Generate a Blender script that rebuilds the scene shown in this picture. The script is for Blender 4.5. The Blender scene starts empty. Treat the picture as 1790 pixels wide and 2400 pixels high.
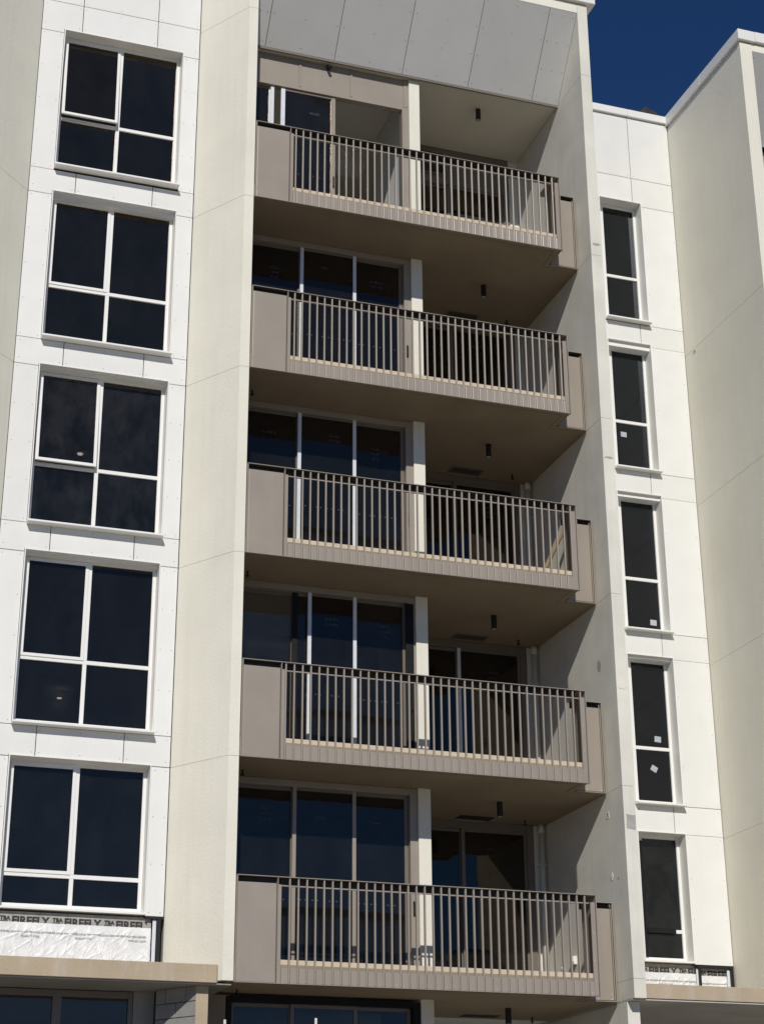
import bpy, bmesh, math, random
from mathutils import Vector, Matrix
R = math.radians
random.seed(7)
sc = bpy.context.scene
COL = sc.collection

# ------------------------------------------------------------------ camera
YAW, PITCH, ROLL = 0.328165, 0.392787, -0.005796
CAM = Vector((-5.832, -24.889, -0.245))
fwd = Vector((math.sin(YAW)*math.cos(PITCH), math.cos(YAW)*math.cos(PITCH), math.sin(PITCH)))
rgt = Vector((math.cos(YAW), -math.sin(YAW), 0)); upv = rgt.cross(fwd)
r2 = math.cos(ROLL)*rgt + math.sin(ROLL)*upv; u2 = -math.sin(ROLL)*rgt + math.cos(ROLL)*upv
cam_d = bpy.data.cameras.new('camera'); cam = bpy.data.objects.new('camera', cam_d); COL.objects.link(cam)
cam.matrix_world = Matrix(((r2.x, u2.x, -fwd.x, CAM.x), (r2.y, u2.y, -fwd.y, CAM.y), (r2.z, u2.z, -fwd.z, CAM.z), (0, 0, 0, 1)))
cam_d.sensor_fit = 'HORIZONTAL'; cam_d.sensor_width = 36; cam_d.lens = 36*4154.666/1790
cam_d.clip_start = 0.1; cam_d.clip_end = 6000
sc.camera = cam

# ------------------------------------------------------------------ sky, sun, exposure
SUN = Vector((-0.30, -1.0, 0.70)).normalized()
elev = math.asin(SUN.z); azim = math.atan2(SUN.x, SUN.y)
w = bpy.data.worlds.new('World'); sc.world = w; w.use_nodes = True
nt = w.node_tree; nt.nodes.clear()
sky = nt.nodes.new('ShaderNodeTexSky'); sky.sky_type = 'NISHITA'; sky.sun_disc = False
sky.sun_elevation = elev; sky.sun_rotation = azim
sky.altitude = 3000; sky.air_density = 0.7; sky.dust_density = 0.0; sky.ozone_density = 10.0
bg = nt.nodes.new('ShaderNodeBackground'); bg.inputs[1].default_value = 0.07
wo = nt.nodes.new('ShaderNodeOutputWorld')
hs = nt.nodes.new('ShaderNodeHueSaturation'); hs.inputs['Saturation'].default_value = 1.05
nt.links.new(sky.outputs[0], hs.inputs['Color']); nt.links.new(hs.outputs[0], bg.inputs[0]); nt.links.new(bg.outputs[0], wo.inputs[0])
ld = bpy.data.lights.new('sun', 'SUN'); ld.energy = 3.35; ld.angle = R(0.53); ld.color = (1, 0.955, 0.88)
lo = bpy.data.objects.new('sun', ld); COL.objects.link(lo); lo.location = (-10, -30, 30)
lo.rotation_euler = (-SUN).to_track_quat('-Z', 'Y').to_euler()
sc.view_settings.view_transform = 'Standard'; sc.view_settings.look = 'None'
sc.view_settings.exposure = 0; sc.view_settings.gamma = 1; sc.view_settings.use_curve_mapping = False

# ------------------------------------------------------------------ materials
def newmat(name):
    m = bpy.data.materials.new(name); m.use_nodes = True
    n = m.node_tree; b = n.nodes['Principled BSDF']
    return m, n, b
def node(n, t, **kw):
    x = n.nodes.new(t)
    for k, v in kw.items(): setattr(x, k, v)
    return x
def pos_noise(n, scale, detail=4, stretch=None, rough=0.55):
    g = node(n, 'ShaderNodeNewGeometry'); src = g.outputs['Position']
    if stretch:
        mp = node(n, 'ShaderNodeMapping'); mp.inputs['Scale'].default_value = stretch
        n.links.new(src, mp.inputs[0]); src = mp.outputs[0]
    t = node(n, 'ShaderNodeTexNoise'); t.inputs['Scale'].default_value = scale; t.inputs['Detail'].default_value = detail
    t.inputs['Roughness'].default_value = rough
    n.links.new(src, t.inputs['Vector']); return t.outputs['Fac']
def ramp(n, fac, stops):
    r = node(n, 'ShaderNodeValToRGB'); el = r.color_ramp.elements
    while len(el) < len(stops): el.new(0.5)
    for e, (p, c) in zip(el, stops):
        e.position = p; e.color = c if len(c) == 4 else (*c, 1)
    n.links.new(fac, r.inputs[0]); return r.outputs[0]
def mul(c, k): return tuple(min(1, x*k) for x in c)
def mixc(n, fac, a, b, mode='MIX'):
    m = node(n, 'ShaderNodeMix', data_type='RGBA', blend_type=mode)
    for sock, v in ((m.inputs[0], fac), (m.inputs[6], a), (m.inputs[7], b)):
        if isinstance(v, (int, float)): sock.default_value = v
        elif isinstance(v, tuple): sock.default_value = (*v, 1) if len(v) == 3 else v
        else: n.links.new(v, sock)
    return m.outputs[2]
def bump(n, b, h, strength, dist):
    bp = node(n, 'ShaderNodeBump'); bp.inputs['Strength'].default_value = strength; bp.inputs['Distance'].default_value = dist
    n.links.new(h, bp.inputs['Height']); n.links.new(bp.outputs[0], b.inputs['Normal'])
def surf(name, col, rough=0.6, var=0.06, nscale=3, bs=0.0, bscale=60, bdist=0.004, metal=0.0, spec=0.4, streak=0.0, streakcol=None, grain=0.0, sfreq=9, sthr=0.50):
    m, n, b = newmat(name)
    f = pos_noise(n, nscale, 5)
    c = ramp(n, f, [(0.3, mul(col, 1-var)), (0.7, mul(col, 1+var))])
    if streak:
        s = pos_noise(n, 1.0, 5, (sfreq, sfreq, 0.35), 0.65)
        sf = ramp(n, s, [(sthr, (0, 0, 0)), (sthr+0.2, (streak,)*3)])
        c = mixc(n, sf, c, streakcol or mul(col, 0.7))
    if grain:
        gf = pos_noise(n, 38, 2)
        gc = ramp(n, gf, [(0.25, (1-grain,)*3), (0.75, (1.0,)*3)])
        c = mixc(n, 1.0, c, gc, 'MULTIPLY')
    n.links.new(c, b.inputs['Base Color'])
    b.inputs['Roughness'].default_value = rough; b.inputs['Metallic'].default_value = metal
    b.inputs['Specular IOR Level'].default_value = spec
    if bs: bump(n, b, pos_noise(n, bscale, 3), bs, bdist)
    return m
M = {}
M['render'] = surf('cream_render', (0.785, 0.76, 0.655), 0.85, 0.045, 0.8, 0.55, 34, 0.008, spec=0.2, streak=0.16, streakcol=(0.60, 0.57, 0.49), grain=0.04)
M['render_grey'] = surf('patchy_render', (0.74, 0.72, 0.635), 0.85, 0.08, 1.6, 0.5, 34, 0.005, spec=0.2, streak=0.22, streakcol=(0.52, 0.51, 0.47), grain=0.06)
M['white_trim'] = surf('white_powdercoat', (0.80, 0.80, 0.77), 0.4, 0.015, 2, spec=0.4)
M['coping'] = surf('white_coping', (0.78, 0.775, 0.74), 0.45, 0.02, 2, 0.1, 8, 0.01)
M['brown'] = surf('brown_powdercoat', (0.315, 0.275, 0.228), 0.34, 0.06, 1.3, spec=0.5, streak=0.22, streakcol=(0.38, 0.34, 0.29), sfreq=4, sthr=0.52)
M['brown_dark'] = surf('dark_brown_frame', (0.17, 0.145, 0.12), 0.4, 0.05, 2, spec=0.5)
M['film'] = surf('protective_film', (0.68, 0.72, 0.76), 0.35, 0.05, 9, spec=0.5)
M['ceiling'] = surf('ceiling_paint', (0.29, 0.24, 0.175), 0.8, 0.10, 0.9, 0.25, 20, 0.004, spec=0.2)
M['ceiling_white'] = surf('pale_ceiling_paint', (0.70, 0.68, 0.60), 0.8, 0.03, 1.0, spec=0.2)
M['plaster'] = surf('interior_plaster', (0.80, 0.80, 0.78), 0.8, 0.02, 1)
M['floor'] = surf('interior_floor', (0.55, 0.53, 0.49), 0.6, 0.1, 2)
M['tan'] = surf('tan_slab_edge', (0.47, 0.385, 0.275), 0.85, 0.07, 2.0, 0.6, 45, 0.004, spec=0.15, streak=0.6, streakcol=(0.56, 0.52, 0.46), grain=0.10, sfreq=3.4, sthr=0.51)
M['hob'] = surf('tan_hob', (0.60, 0.51, 0.39), 0.8, 0.05, 3, spec=0.2)
M['concrete'] = surf('bare_concrete', (0.30, 0.295, 0.28), 0.85, 0.12, 1.4, 0.4, 30, 0.006, spec=0.2, streak=0.3, streakcol=(0.2, 0.2, 0.19))
M['pale_concrete'] = surf('pale_concrete', (0.50, 0.495, 0.47), 0.85, 0.12, 1.0, 0.4, 20, 0.006, spec=0.2, streak=0.3, streakcol=(0.36, 0.36, 0.34), sfreq=2)
M['block'] = surf('concrete_block', (0.29, 0.285, 0.27), 0.9, 0.15, 3, 0.6, 90, 0.006, spec=0.2)
M['mortar'] = surf('mortar_patch', (0.38, 0.37, 0.345), 0.9, 0.15, 9, 0.5, 60, 0.006, spec=0.15)
M['black'] = surf('black_metal', (0.012, 0.012, 0.013), 0.45, 0.1, 5, spec=0.4)
M['tape'] = surf('black_membrane', (0.010, 0.010, 0.011), 0.55, 0.2, 8, 0.4, 14, 0.01, spec=0.2)
M['backing'] = surf('dark_sarking', (0.03, 0.03, 0.03), 0.8)
M['pvc'] = surf('pvc_pipe', (0.66, 0.645, 0.58), 0.4, 0.03, 4)
M['timber'] = surf('pale_timber', (0.52, 0.39, 0.24), 0.7, 0.15, 12)
M['paper'] = surf('paper', (0.42, 0.44, 0.50), 0.8, 0.1, 40)
M['chalk'] = surf('glass_marker', (0.085, 0.09, 0.105), 0.9, 0.3, 30)
M['ink'] = surf('black_ink', (0.035, 0.035, 0.033), 0.7, 0.5, 16)
M['ink_pale'] = surf('faded_ink', (0.35, 0.35, 0.35), 0.7)
M['screw'] = surf('screw_head', (0.40, 0.40, 0.385), 0.4, spec=0.5)
M['screw_brown'] = surf('brown_screw', (0.30, 0.26, 0.22), 0.3, spec=0.6)
M['cap_shade'] = surf('painted_cap_shade', (0.055, 0.05, 0.045), 0.6)  # near-black brown: the shade below the rail cap is put into the colour
M['ground'] = surf('site_ground', (0.32, 0.285, 0.225), 0.9, 0.2, 0.3)

def panel_mat(k=1.0):               # fibre cement sheet with fine vertical grain
    m, n, b = newmat('white_fibre_cement')
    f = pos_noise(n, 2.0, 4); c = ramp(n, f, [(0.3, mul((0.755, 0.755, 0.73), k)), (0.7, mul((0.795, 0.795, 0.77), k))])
    d = pos_noise(n, 1.0, 5, (6, 6, 0.5)); df = ramp(n, d, [(0.55, (0, 0, 0)), (0.8, (0.10, 0.10, 0.10))])
    c = mixc(n, df, c, mul((0.62, 0.60, 0.55), k))
    oi = node(n, 'ShaderNodeObjectInfo'); c = mixc(n, 1.0, c, ramp(n, oi.outputs['Random'], [(0.0, (0.945, 0.945, 0.935)), (1.0, (1, 1, 1))]), 'MULTIPLY'); n.links.new(c, b.inputs['Base Color'])
    b.inputs['Roughness'].default_value = 0.6; b.inputs['Specular IOR Level'].default_value = 0.3
    bump(n, b, pos_noise(n, 1.0, 2, (75, 75, 1.5)), 0.35, 0.004)
    return m
M['panel'] = panel_mat()
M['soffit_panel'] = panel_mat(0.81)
def glass_mat(name, tint, dirt=0.012, floor=0.011, gtint=(1.0, 0.83, 0.63)):
    m, n, b = newmat(name); n.nodes.remove(b)
    out = n.nodes['Material Output']
    tr = node(n, 'ShaderNodeBsdfTransparent'); tr.inputs[0].default_value = (*tint, 1)
    gl = node(n, 'ShaderNodeBsdfGlossy'); gl.inputs['Roughness'].default_value = 0.015; gl.inputs[0].default_value = (*gtint, 1)
    fr = node(n, 'ShaderNodeFresnel'); fr.inputs[0].default_value = 1.60
    bp = node(n, 'ShaderNodeBump'); bp.inputs['Strength'].default_value = 0.03; bp.inputs['Distance'].default_value = 0.02
    n.links.new(pos_noise(n, 1.6, 1), bp.inputs['Height']); n.links.new(bp.outputs[0], gl.inputs['Normal'])
    mx = node(n, 'ShaderNodeMixShader'); n.links.new(fr.outputs[0], mx.inputs[0]); n.links.new(tr.outputs[0], mx.inputs[1]); n.links.new(gl.outputs[0], mx.inputs[2])
    df = node(n, 'ShaderNodeBsdfDiffuse'); df.inputs[0].default_value = (0.5, 0.5, 0.5, 1)
    s = pos_noise(n, 2.3, 6, (1, 1, 0.6), 0.7); sf = ramp(n, s, [(0.40, (floor,)*3), (0.85, (floor+dirt,)*3)])
    m2 = node(n, 'ShaderNodeMixShader'); n.links.new(sf, m2.inputs[0]); n.links.new(mx.outputs[0], m2.inputs[1]); n.links.new(df.outputs[0], m2.inputs[2])
    n.links.new(m2.outputs[0], out.inputs[0]); return m
M['glass'] = glass_mat('tinted_glass', (0.34, 0.345, 0.36))
M['glass_dirty'] = glass_mat('dusty_glass', (0.16, 0.17, 0.20), 0.045, 0.008, (0.72, 0.78, 0.86))
M['glass_grey'] = glass_mat('grey_glass', (0.17, 0.185, 0.215), 0.012, 0.006, (0.72, 0.78, 0.86))
M['glass_clear'] = glass_mat('clear_glass', (0.78, 0.79, 0.78), 0.01, 0.004)
M['glass_smear'] = glass_mat('smeared_glass', (0.34, 0.345, 0.36), 0.045)
def foil_mat():
    m, n, b = newmat('foil_wrap')
    f = pos_noise(n, 5, 4); c = ramp(n, f, [(0.3, (0.70, 0.71, 0.71)), (0.7, (0.84, 0.84, 0.83))])
    n.links.new(c, b.inputs['Base Color']); bump(n, b, pos_noise(n, 22, 4), 0.5, 0.01)
    b.inputs['Roughness'].default_value = 0.42; b.inputs['Specular IOR Level'].default_value = 0.35
    return m
M['foil'] = foil_mat()
def emis(name, c, s):
    m, n, b = newmat(name); b.inputs['Emission Color'].default_value = (*c, 1); b.inputs['Emission Strength'].default_value = s; return m
M['lit'] = emis('lit_lamp', (1, 0.85, 0.7), 3.5)
M['lens'] = surf('lamp_lens', (0.45, 0.45, 0.44), 0.3)

# ------------------------------------------------------------------ helpers
def world_loc(o): return Vector(o.get('_w', (0, 0, 0))) if o else Vector((0, 0, 0))
def link(o, loc, parent):
    COL.objects.link(o); o['_w'] = tuple(loc)
    o.location = Vector(loc) - world_loc(parent)
    if parent: o.parent = parent
    return o
def empty(name, loc, parent=None, label=None, cat=None, group=None):
    o = bpy.data.objects.new(name, None); o.empty_display_size = 0.2
    link(o, loc, parent); return tag(o, label, cat, group)
def tag(o, label=None, cat=None, group=None, kind=None):
    for k, v in (('label', label), ('category', cat), ('group', group), ('kind', kind)):
        if v: o[k] = v
    return o
def finish(me, mat, smooth=False):
    me.materials.append(M[mat] if isinstance(mat, str) else mat)
    if smooth:
        for p in me.polygons: p.use_smooth = True
    return me
CACHE = {}
def box(name, x0, x1, y0, y1, z0, z1, mat, parent=None, bev=0.0):
    d = (round(x1-x0, 5), round(y1-y0, 5), round(z1-z0, 5)); key = (d, mat, bev)
    me = CACHE.get(key)
    if not me:
        bm = bmesh.new(); bmesh.ops.create_cube(bm, size=1)
        bmesh.ops.scale(bm, vec=d, verts=bm.verts)
        if bev: bmesh.ops.bevel(bm, geom=list(bm.edges), offset=bev, segments=1, affect='EDGES', profile=0.5)
        me = bpy.data.meshes.new(name); bm.to_mesh(me); bm.free(); finish(me, mat); CACHE[key] = me
    return link(bpy.data.objects.new(name, me), ((x0+x1)/2, (y0+y1)/2, (z0+z1)/2), parent)
def bm_boxes(bm, lst, org=(0, 0, 0), bev=0.0):
    for x0, x1, y0, y1, z0, z1 in lst:
        r = bmesh.ops.create_cube(bm, size=1)
        bmesh.ops.scale(bm, vec=(x1-x0, y1-y0, z1-z0), verts=r['verts'])
        bmesh.ops.translate(bm, vec=((x0+x1)/2-org[0], (y0+y1)/2-org[1], (z0+z1)/2-org[2]), verts=r['verts'])
        if bev:
            ed = list({e for v in r['verts'] for e in v.link_edges})
            bmesh.ops.bevel(bm, geom=ed, offset=bev, segments=1, affect='EDGES', profile=0.5)
def from_bm(name, bm, mat, parent=None, org=(0, 0, 0), smooth=False):
    me = bpy.data.meshes.new(name); bmesh.ops.recalc_face_normals(bm, faces=bm.faces); bm.to_mesh(me); bm.free(); finish(me, mat, smooth)
    return link(bpy.data.objects.new(name, me), org, parent)
def boxes(name, lst, mat, parent=None, bev=0.0):
    org = (lst[0][0], lst[0][2], lst[0][4]); bm = bmesh.new(); bm_boxes(bm, lst, org, bev)
    return from_bm(name, bm, mat, parent, org)
def multi(name, lst, mat, parent=None, bev=0.0):
    for b in lst: box(name, *b, mat, parent, bev)
def prism(name, poly, a0, a1, mat, parent=None, axis='z', bev=0.0):
    """extrude a polygon along an axis; poly holds the two other coordinates in xyz order"""
    def P(p, a): return {'z': (p[0], p[1], a), 'y': (p[0], a, p[1]), 'x': (a, p[0], p[1])}[axis]
    org = Vector(P(poly[0], a0)); bm = bmesh.new()
    lo_ = [bm.verts.new(Vector(P(p, a0))-org) for p in poly]; hi = [bm.verts.new(Vector(P(p, a1))-org) for p in poly]
    bm.faces.new(lo_); bm.faces.new(hi[::-1]); n = len(poly)
    for i in range(n): bm.faces.new((lo_[i], hi[i], hi[(i+1) % n], lo_[(i+1) % n]))
    if bev:
        bmesh.ops.recalc_face_normals(bm, faces=bm.faces)
        bmesh.ops.bevel(bm, geom=list(bm.edges), offset=bev, segments=1, affect='EDGES', profile=0.5)
    return from_bm(name, bm, mat, parent, org)
def inset(poly, d):
    n = len(poly); c = [Vector(p) for p in poly]
    area = sum(c[i].x*c[(i+1) % n].y-c[(i+1) % n].x*c[i].y for i in range(n)); s = 1 if area > 0 else -1
    out = []
    for i in range(n):
        a, b, e = c[i-1], c[i], c[(i+1) % n]
        d1 = (b-a).normalized(); d2 = (e-b).normalized()
        n1 = Vector((-d1.y, d1.x))*s; n2 = Vector((-d2.y, d2.x))*s
        k = 1+n1.dot(n2); m = (n1+n2)/(k if abs(k) > 0.1 else 0.1)
        out.append(tuple(b+m*d))
    return out
def cyl(bm, p0, p1, r, seg=16, r1=None):
    p0, p1 = Vector(p0), Vector(p1); d = p1-p0; q = d.to_track_quat('Z', 'Y').to_matrix().to_4x4()
    bmesh.ops.create_cone(bm, cap_ends=True, segments=seg, radius1=r, radius2=r if r1 is None else r1, depth=d.length,
                          matrix=Matrix.Translation((p0+p1)/2) @ q)

RC = {}
def rbar(name, x0, x1, y0, y1, z0, z1, mat, parent, r=0.007):
    key = (round(x1-x0, 4), round(y1-y0, 4), round(z1-z0, 4), mat, r); me = RC.get(key)
    if not me:
        w_, d_, h_ = key[0]/2, key[1], key[2]
        c = math.cos(R(45)); pts = [(-w_, d_), (-w_, r), (-w_+r*(1-c), r*(1-c)), (-w_+r, 0), (w_-r, 0), (w_-r*(1-c), r*(1-c)), (w_, r), (w_, d_)]
        n = len(pts); vs = [(p[0], p[1], 0) for p in pts]+[(p[0], p[1], h_) for p in pts]
        fs = [tuple(range(n)), tuple(range(2*n-1, n-1, -1))]+[(i, n+i, n+(i+1) % n, (i+1) % n) for i in range(n)]
        bm = bmesh.new(); bv = [bm.verts.new(v) for v in vs]
        for f in fs: bm.faces.new([bv[q] for q in f])
        bmesh.ops.recalc_face_normals(bm, faces=bm.faces); me = bpy.data.meshes.new(name); bm.to_mesh(me); bm.free(); finish(me, mat); RC[key] = me
    return link(bpy.data.objects.new(name, me), ((x0+x1)/2, y0, z0), parent)
S = {1: 3.069, 2: 6.2, 3: 9.306, 4: 12.394, 5: 15.5, 6: 19.237}
ORD = {5: 'topmost', 4: 'second from top', 3: 'middle', 2: 'second from bottom', 1: 'lowest'}

# ------------------------------------------------------------------ ground
gm = bpy.data.meshes.new('ground'); g = 3000
gm.from_pydata([(-g, -g, -1.85), (g, -g, -1.85), (g, g, -1.85), (-g, g, -1.85)], [], [(0, 1, 2, 3)]); finish(gm, 'ground')
tag(link(bpy.data.objects.new('ground', gm), (0, 0, 0), None), kind='structure')

# ------------------------------------------------------------------ building shell
B = empty('apartment_building', (0, 0, -1.85), None, 'cream and white apartment block under construction with five stacked brown balconies', 'building')

def storey_wall(name, poly, zs, mat, bev=0.002, gap=0.004):
    for a, b in zip(zs[:-1], zs[1:]): prism('wall_panel', poly, a+gap/2, b-gap/2, mat, B, 'z', bev)
    prism('wall_core', inset(poly, 0.012), zs[0]+0.05, zs[-1]-0.05, 'render', B)
ZS = [S[1]+0.012, S[2], S[3], S[4], S[5], 19.236, 20.80]
storey_wall('pier', [(-0.627, 0.002), (0, -0.958), (0.152, -0.958), (0.152, 0.145), (0.02, 0.34), (-0.60, 0.34)], ZS, 'render')
storey_wall('left', [(-3.345, 0.002), (-3.345, 0.3), (-4.7, 0.3), (-4.7, -0.958), (-4.302, -0.958)], ZS, 'render')
ZB = [3.062, 3.34, S[2], S[3], S[4], S[5], 19.236, 20.80]
storey_wall('blade', [(6.13, -1.0), (6.325, -1.0), (6.325, 7.0), (6.13, 7.0)], ZB, 'render_grey')
ZR = [3.40, S[2]-.017, S[3]-.017, S[4]-.017, S[5]-.017, 20.70]
storey_wall('far_right', [(9.445, -1.06), (9.70, -1.06), (9.70, 7), (9.445, 7)], ZR, 'render')
box('column', 3.235, 3.435, 0.10, 0.34, S[1]-4.9, 19.23, 'render', B, 0.006)
box('partition_wall', 3.27, 3.42, 0.34, 2.04, -1.8, 19.22, 'plaster', B)
box('partition_wall', 0.0, 0.14, 0.36, 7, -1.8, 20.2, 'plaster', B)
box('back_wall', -4.75, 13, 7.0, 7.2, -1.85, 20.6, 'plaster', B)
box('side_wall', -4.75, -4.6, 0.31, 7, -1.85, 20.6, 'plaster', B)
box('side_wall', 12.9, 13.0, 0.3, 7, -1.85, 20.6, 'plaster', B)
box('roof_slab', -4.7, 6.12, 0.7, 7.1, 20.25, 20.45, 'concrete', B)
box('roof_slab', 6.33, 9.44, 2.0, 7.1, 20.25, 20.45, 'concrete', B)
box('roof_slab', 9.71, 13, 0.7, 7.1, 20.25, 20.45, 'concrete', B)
for i in range(1, 6):
    z = S[i]
    box('floor_slab', -4.6, 0.0, 0.075, 7, z+0.0, z+0.25, 'plaster', B)
    box('floor_slab', 0.15, 3.27, 0.40, 7, z+0.004, z+0.25, 'plaster', B)
    box('floor_slab', 3.27, 6.125, 2.13, 7, z+0.004, z+0.25, 'plaster', B)
    box('floor_slab', 6.33, 9.44, 1.93, 7, z+0.0, z+0.25, 'plaster', B)
    for (a, b, c) in ((-4.59, -0.01, .09), (0.16, 3.26, .42), (3.28, 6.12, 2.15), (6.34, 9.43, 1.96)):
        box('floor_finish', a, b, c, 6.99, z+0.25, z+0.262, 'floor', B)
box('floor_slab', -4.6, 0.0, 0.075, 7, 18.90, 19.1, 'plaster', B)
box('floor_slab', 6.33, 9.44, 1.93, 7, 18.90, 19.1, 'plaster', B)
# top floor ceiling slab (its underside is the balcony ceiling)
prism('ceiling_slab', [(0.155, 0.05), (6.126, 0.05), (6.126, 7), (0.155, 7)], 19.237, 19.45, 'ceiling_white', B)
box('cornice_strip', 0.155, 6.126, 0.015, 0.049, 19.20, 19.30, 'brown_dark', B)

# balcony slabs
for i in range(1, 6):
    z = S[i]
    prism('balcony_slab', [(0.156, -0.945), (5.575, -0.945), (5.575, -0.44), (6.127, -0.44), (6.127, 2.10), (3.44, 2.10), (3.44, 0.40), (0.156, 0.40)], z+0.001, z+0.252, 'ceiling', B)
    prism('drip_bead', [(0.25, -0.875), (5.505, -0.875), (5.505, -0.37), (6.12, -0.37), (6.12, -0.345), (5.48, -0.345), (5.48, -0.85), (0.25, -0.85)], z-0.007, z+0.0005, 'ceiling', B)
    boxes('hob', [(0.76, 5.53, -0.928, -0.78, z+0.254, z+0.325)], 'hob', B, 0.004)

for i in range(1, 6):
    z0 = S[i]+.264; z1 = (S[i+1] if i < 5 else 18.9)-.002
    box('interior_wall', -4.6, -2.3, 4.6, 4.7, z0, z1, 'plaster', B); box('interior_wall', -1.35, 0.0, 4.6, 4.7, z0, z1, 'plaster', B)
    box('interior_bulkhead', -2.3, -1.35, 4.6, 4.7, z1-.5, z1, 'plaster', B); box('cupboard', -3.4, -2.5, 4.2, 4.58, z0, z0+2.1, 'floor', B)
    box('interior_bulkhead', 0.16, 3.26, 2.6, 3.1, (S[i+1]-.25), S[i+1]+(.003 if i < 5 else -.001), 'plaster', B)
# left bay: white cladding, dark backing
SCREWS = []
def claddingL():
    x0, x1, wl, wr = -3.335, -0.642, -2.962, -0.906
    def pan(poly): prism('cladding_panel', poly, 0.0, 0.028, 'panel', B, 'y', 0.0015)
    def rect(a, b, c, d):
        pan([(a, c), (b, c), (b, d), (a, d)])
        nx = max(1, int((b-a)/0.55)); nz = max(1, int((d-c)/0.55))
        for p in range(nx+1):
            for q in range(nz+1):
                if 0 < p < nx and 0 < q < nz: continue
                SCREWS.append((a+0.05+(b-a-0.1)*p/nx, -0.001, c+0.05+(d-c-0.1)*q/nz))
    back = []
    for i in range(1, 6):
        z = S[i]; zt = S[i+1] if i < 5 else 18.68
        zb = 4.055 if i == 1 else z+0.47
        rect(x0, wl, zb, zt-0.006); rect(wr, x1, zb, zt-0.006)
        back += [(x0-.03, wl+.01, .03, .07, zb-.4*(i > 1), zt+.05), (wr-.01, x1+.03, .03, .07, zb-.4*(i > 1), zt+.05)]
        if i > 1:
            a, b = -2.593, -1.327; h = {5: 15.584, 4: 12.444, 3: 9.356, 2: 6.226}[i]; t = z+0.46
            pan([(x0, z+.006), (wl-.0, z+.006), (wl, h), (a-.006, h), (a-.006, t), (x0, t)])
            pan([(a+.006, h), (b-.006, h), (b-.006, t), (a+.006, t)])
            pan([(b+.006, h), (wr, h), (wr, z+.006), (x1, z+.006), (x1, t), (b+.006, t)])
            back.append((wl-.05, wr+.05, .03, .07, h, z+.5))
            for xx in (x0+.06, a-.05, a+.05, (a+b)/2, b-.05, b+.05, x1-.06): SCREWS.append((xx, -.001, t-.06)); SCREWS.append((xx, -.001, h+.05))
    a, b = -2.66, -1.372; h = 18.765
    pan([(x0, 18.686), (wl, 18.686), (wl, h), (a-.006, h), (a-.006, 19.294), (x0, 19.294)])
    pan([(a+.006, h), (b-.006, h), (b-.006, 19.294), (a+.006, 19.294)])
    pan([(b+.006, h), (wr, h), (wr, 18.686), (x1, 18.686), (x1, 19.294), (b+.006, 19.294)])
    for xx in (x0+.06, a-.05, a+.05, (a+b)/2, b-.05, b+.05, x1-.06): SCREWS.append((xx, -.001, 19.23)); SCREWS.append((xx, -.001, h+.06))
    rect(x0, a-.006, 19.306, 20.74); rect(a+.006, b-.006, 19.306, 20.74); rect(b+.006, x1, 19.306, 20.74)
    back.append((x0-.03, x1+.03, .03, .07, 18.78, 20.74))
    multi('sarking', back, 'backing', B)
    box('parapet_coping', -4.4, -0.05, -0.05, 0.3, 20.74, 20.93, 'coping', B, 0.008)
claddingL()
Y2 = 1.888
HL = {5: .07, 4: .05, 3: .025, 2: .007}; HT = {5: .52, 4: .525, 3: .49, 2: .485}
def claddingR():
    x0, x1, wl, wr = 6.335, 9.432, 7.80, 8.718
    def pan(poly): prism('cladding_panel', poly, Y2, Y2+0.028, 'panel', B, 'y', 0.0015)
    def rect(a, b, c, d):
        pan([(a, c), (b, c), (b, d), (a, d)])
        nx = max(1, int((b-a)/0.7)); nz = max(1, int((d-c)/0.6))
        for p in range(nx+1):
            for q in range(nz+1):
                if 0 < p < nx and 0 < q < nz: continue
                SCREWS.append((a+0.05+(b-a-0.1)*p/nx, Y2-.001, c+0.05+(d-c-0.1)*q/nz))
    back = []
    for i in range(1, 6):
        z = S[i]; zt = S[i+1]+HL[i+1] if i < 5 else 18.695
        zb = 4.04 if i == 1 else z+HT[i]+.01
        rect(wr, x1, zb, zt-.006); rect(x0, wl, zb, zt-.006)
        back += [(x0, wl+.01, Y2+.03, Y2+.07, zb-.4*(i > 1), zt+.05), (wr-.01, x1+.01, Y2+.03, Y2+.07, zb-.4*(i > 1), zt+.05)]
        if i > 1:
            b = 8.52; h = {5: 15.625, 4: 12.493, 3: 9.370, 2: 6.226}[i]; l = z+HL[i]; t = z+HT[i]
            pan([(x0, l), (wl, l), (wl, h), (b-.006, h), (b-.006, t), (x0, t)])
            pan([(b+.006, h), (wr, h), (wr, l), (x1, l), (x1, t), (b+.006, t)])
            back.append((wl-.05, wr+.05, Y2+.03, Y2+.07, h, z+.52))
            for xx in (x1-.06,): SCREWS.append((xx, Y2-.001, t-.06)); SCREWS.append((xx, Y2-.001, l+.05))
    b = 8.54
    pan([(x0, 18.70), (wl, 18.70), (wl, 18.77), (b-.006, 18.77), (b-.006, 19.315), (x0, 19.315)])
    pan([(b+.006, 18.77), (wr, 18.77), (wr, 18.70), (x1, 18.70), (x1, 19.315), (b+.006, 19.315)])
    rect(x0, b-.006, 19.327, 20.75); rect(b+.006, x1, 19.327, 20.75)
    back.append((x0, x1+.01, Y2+.03, Y2+.07, 18.78, 20.75))
    multi('sarking', back, 'backing', B)
claddingR()
def screws(name, pts, r, mat, parent, ny=-1):
    bm = bmesh.new(); o0 = Vector(pts[0])
    for p in pts:
        c = Vector(p)-o0; tip = bm.verts.new(c+Vector((0, -0.004, 0)))
        ring = [bm.verts.new(c+Vector((r*math.cos(k*math.pi/3), 0, r*math.sin(k*math.pi/3)))) for k in range(6)]
        for k in range(6): bm.faces.new((ring[k], ring[(k+1) % 6], tip))
    return tag(from_bm(name, bm, mat, parent, o0), kind='stuff')
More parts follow.
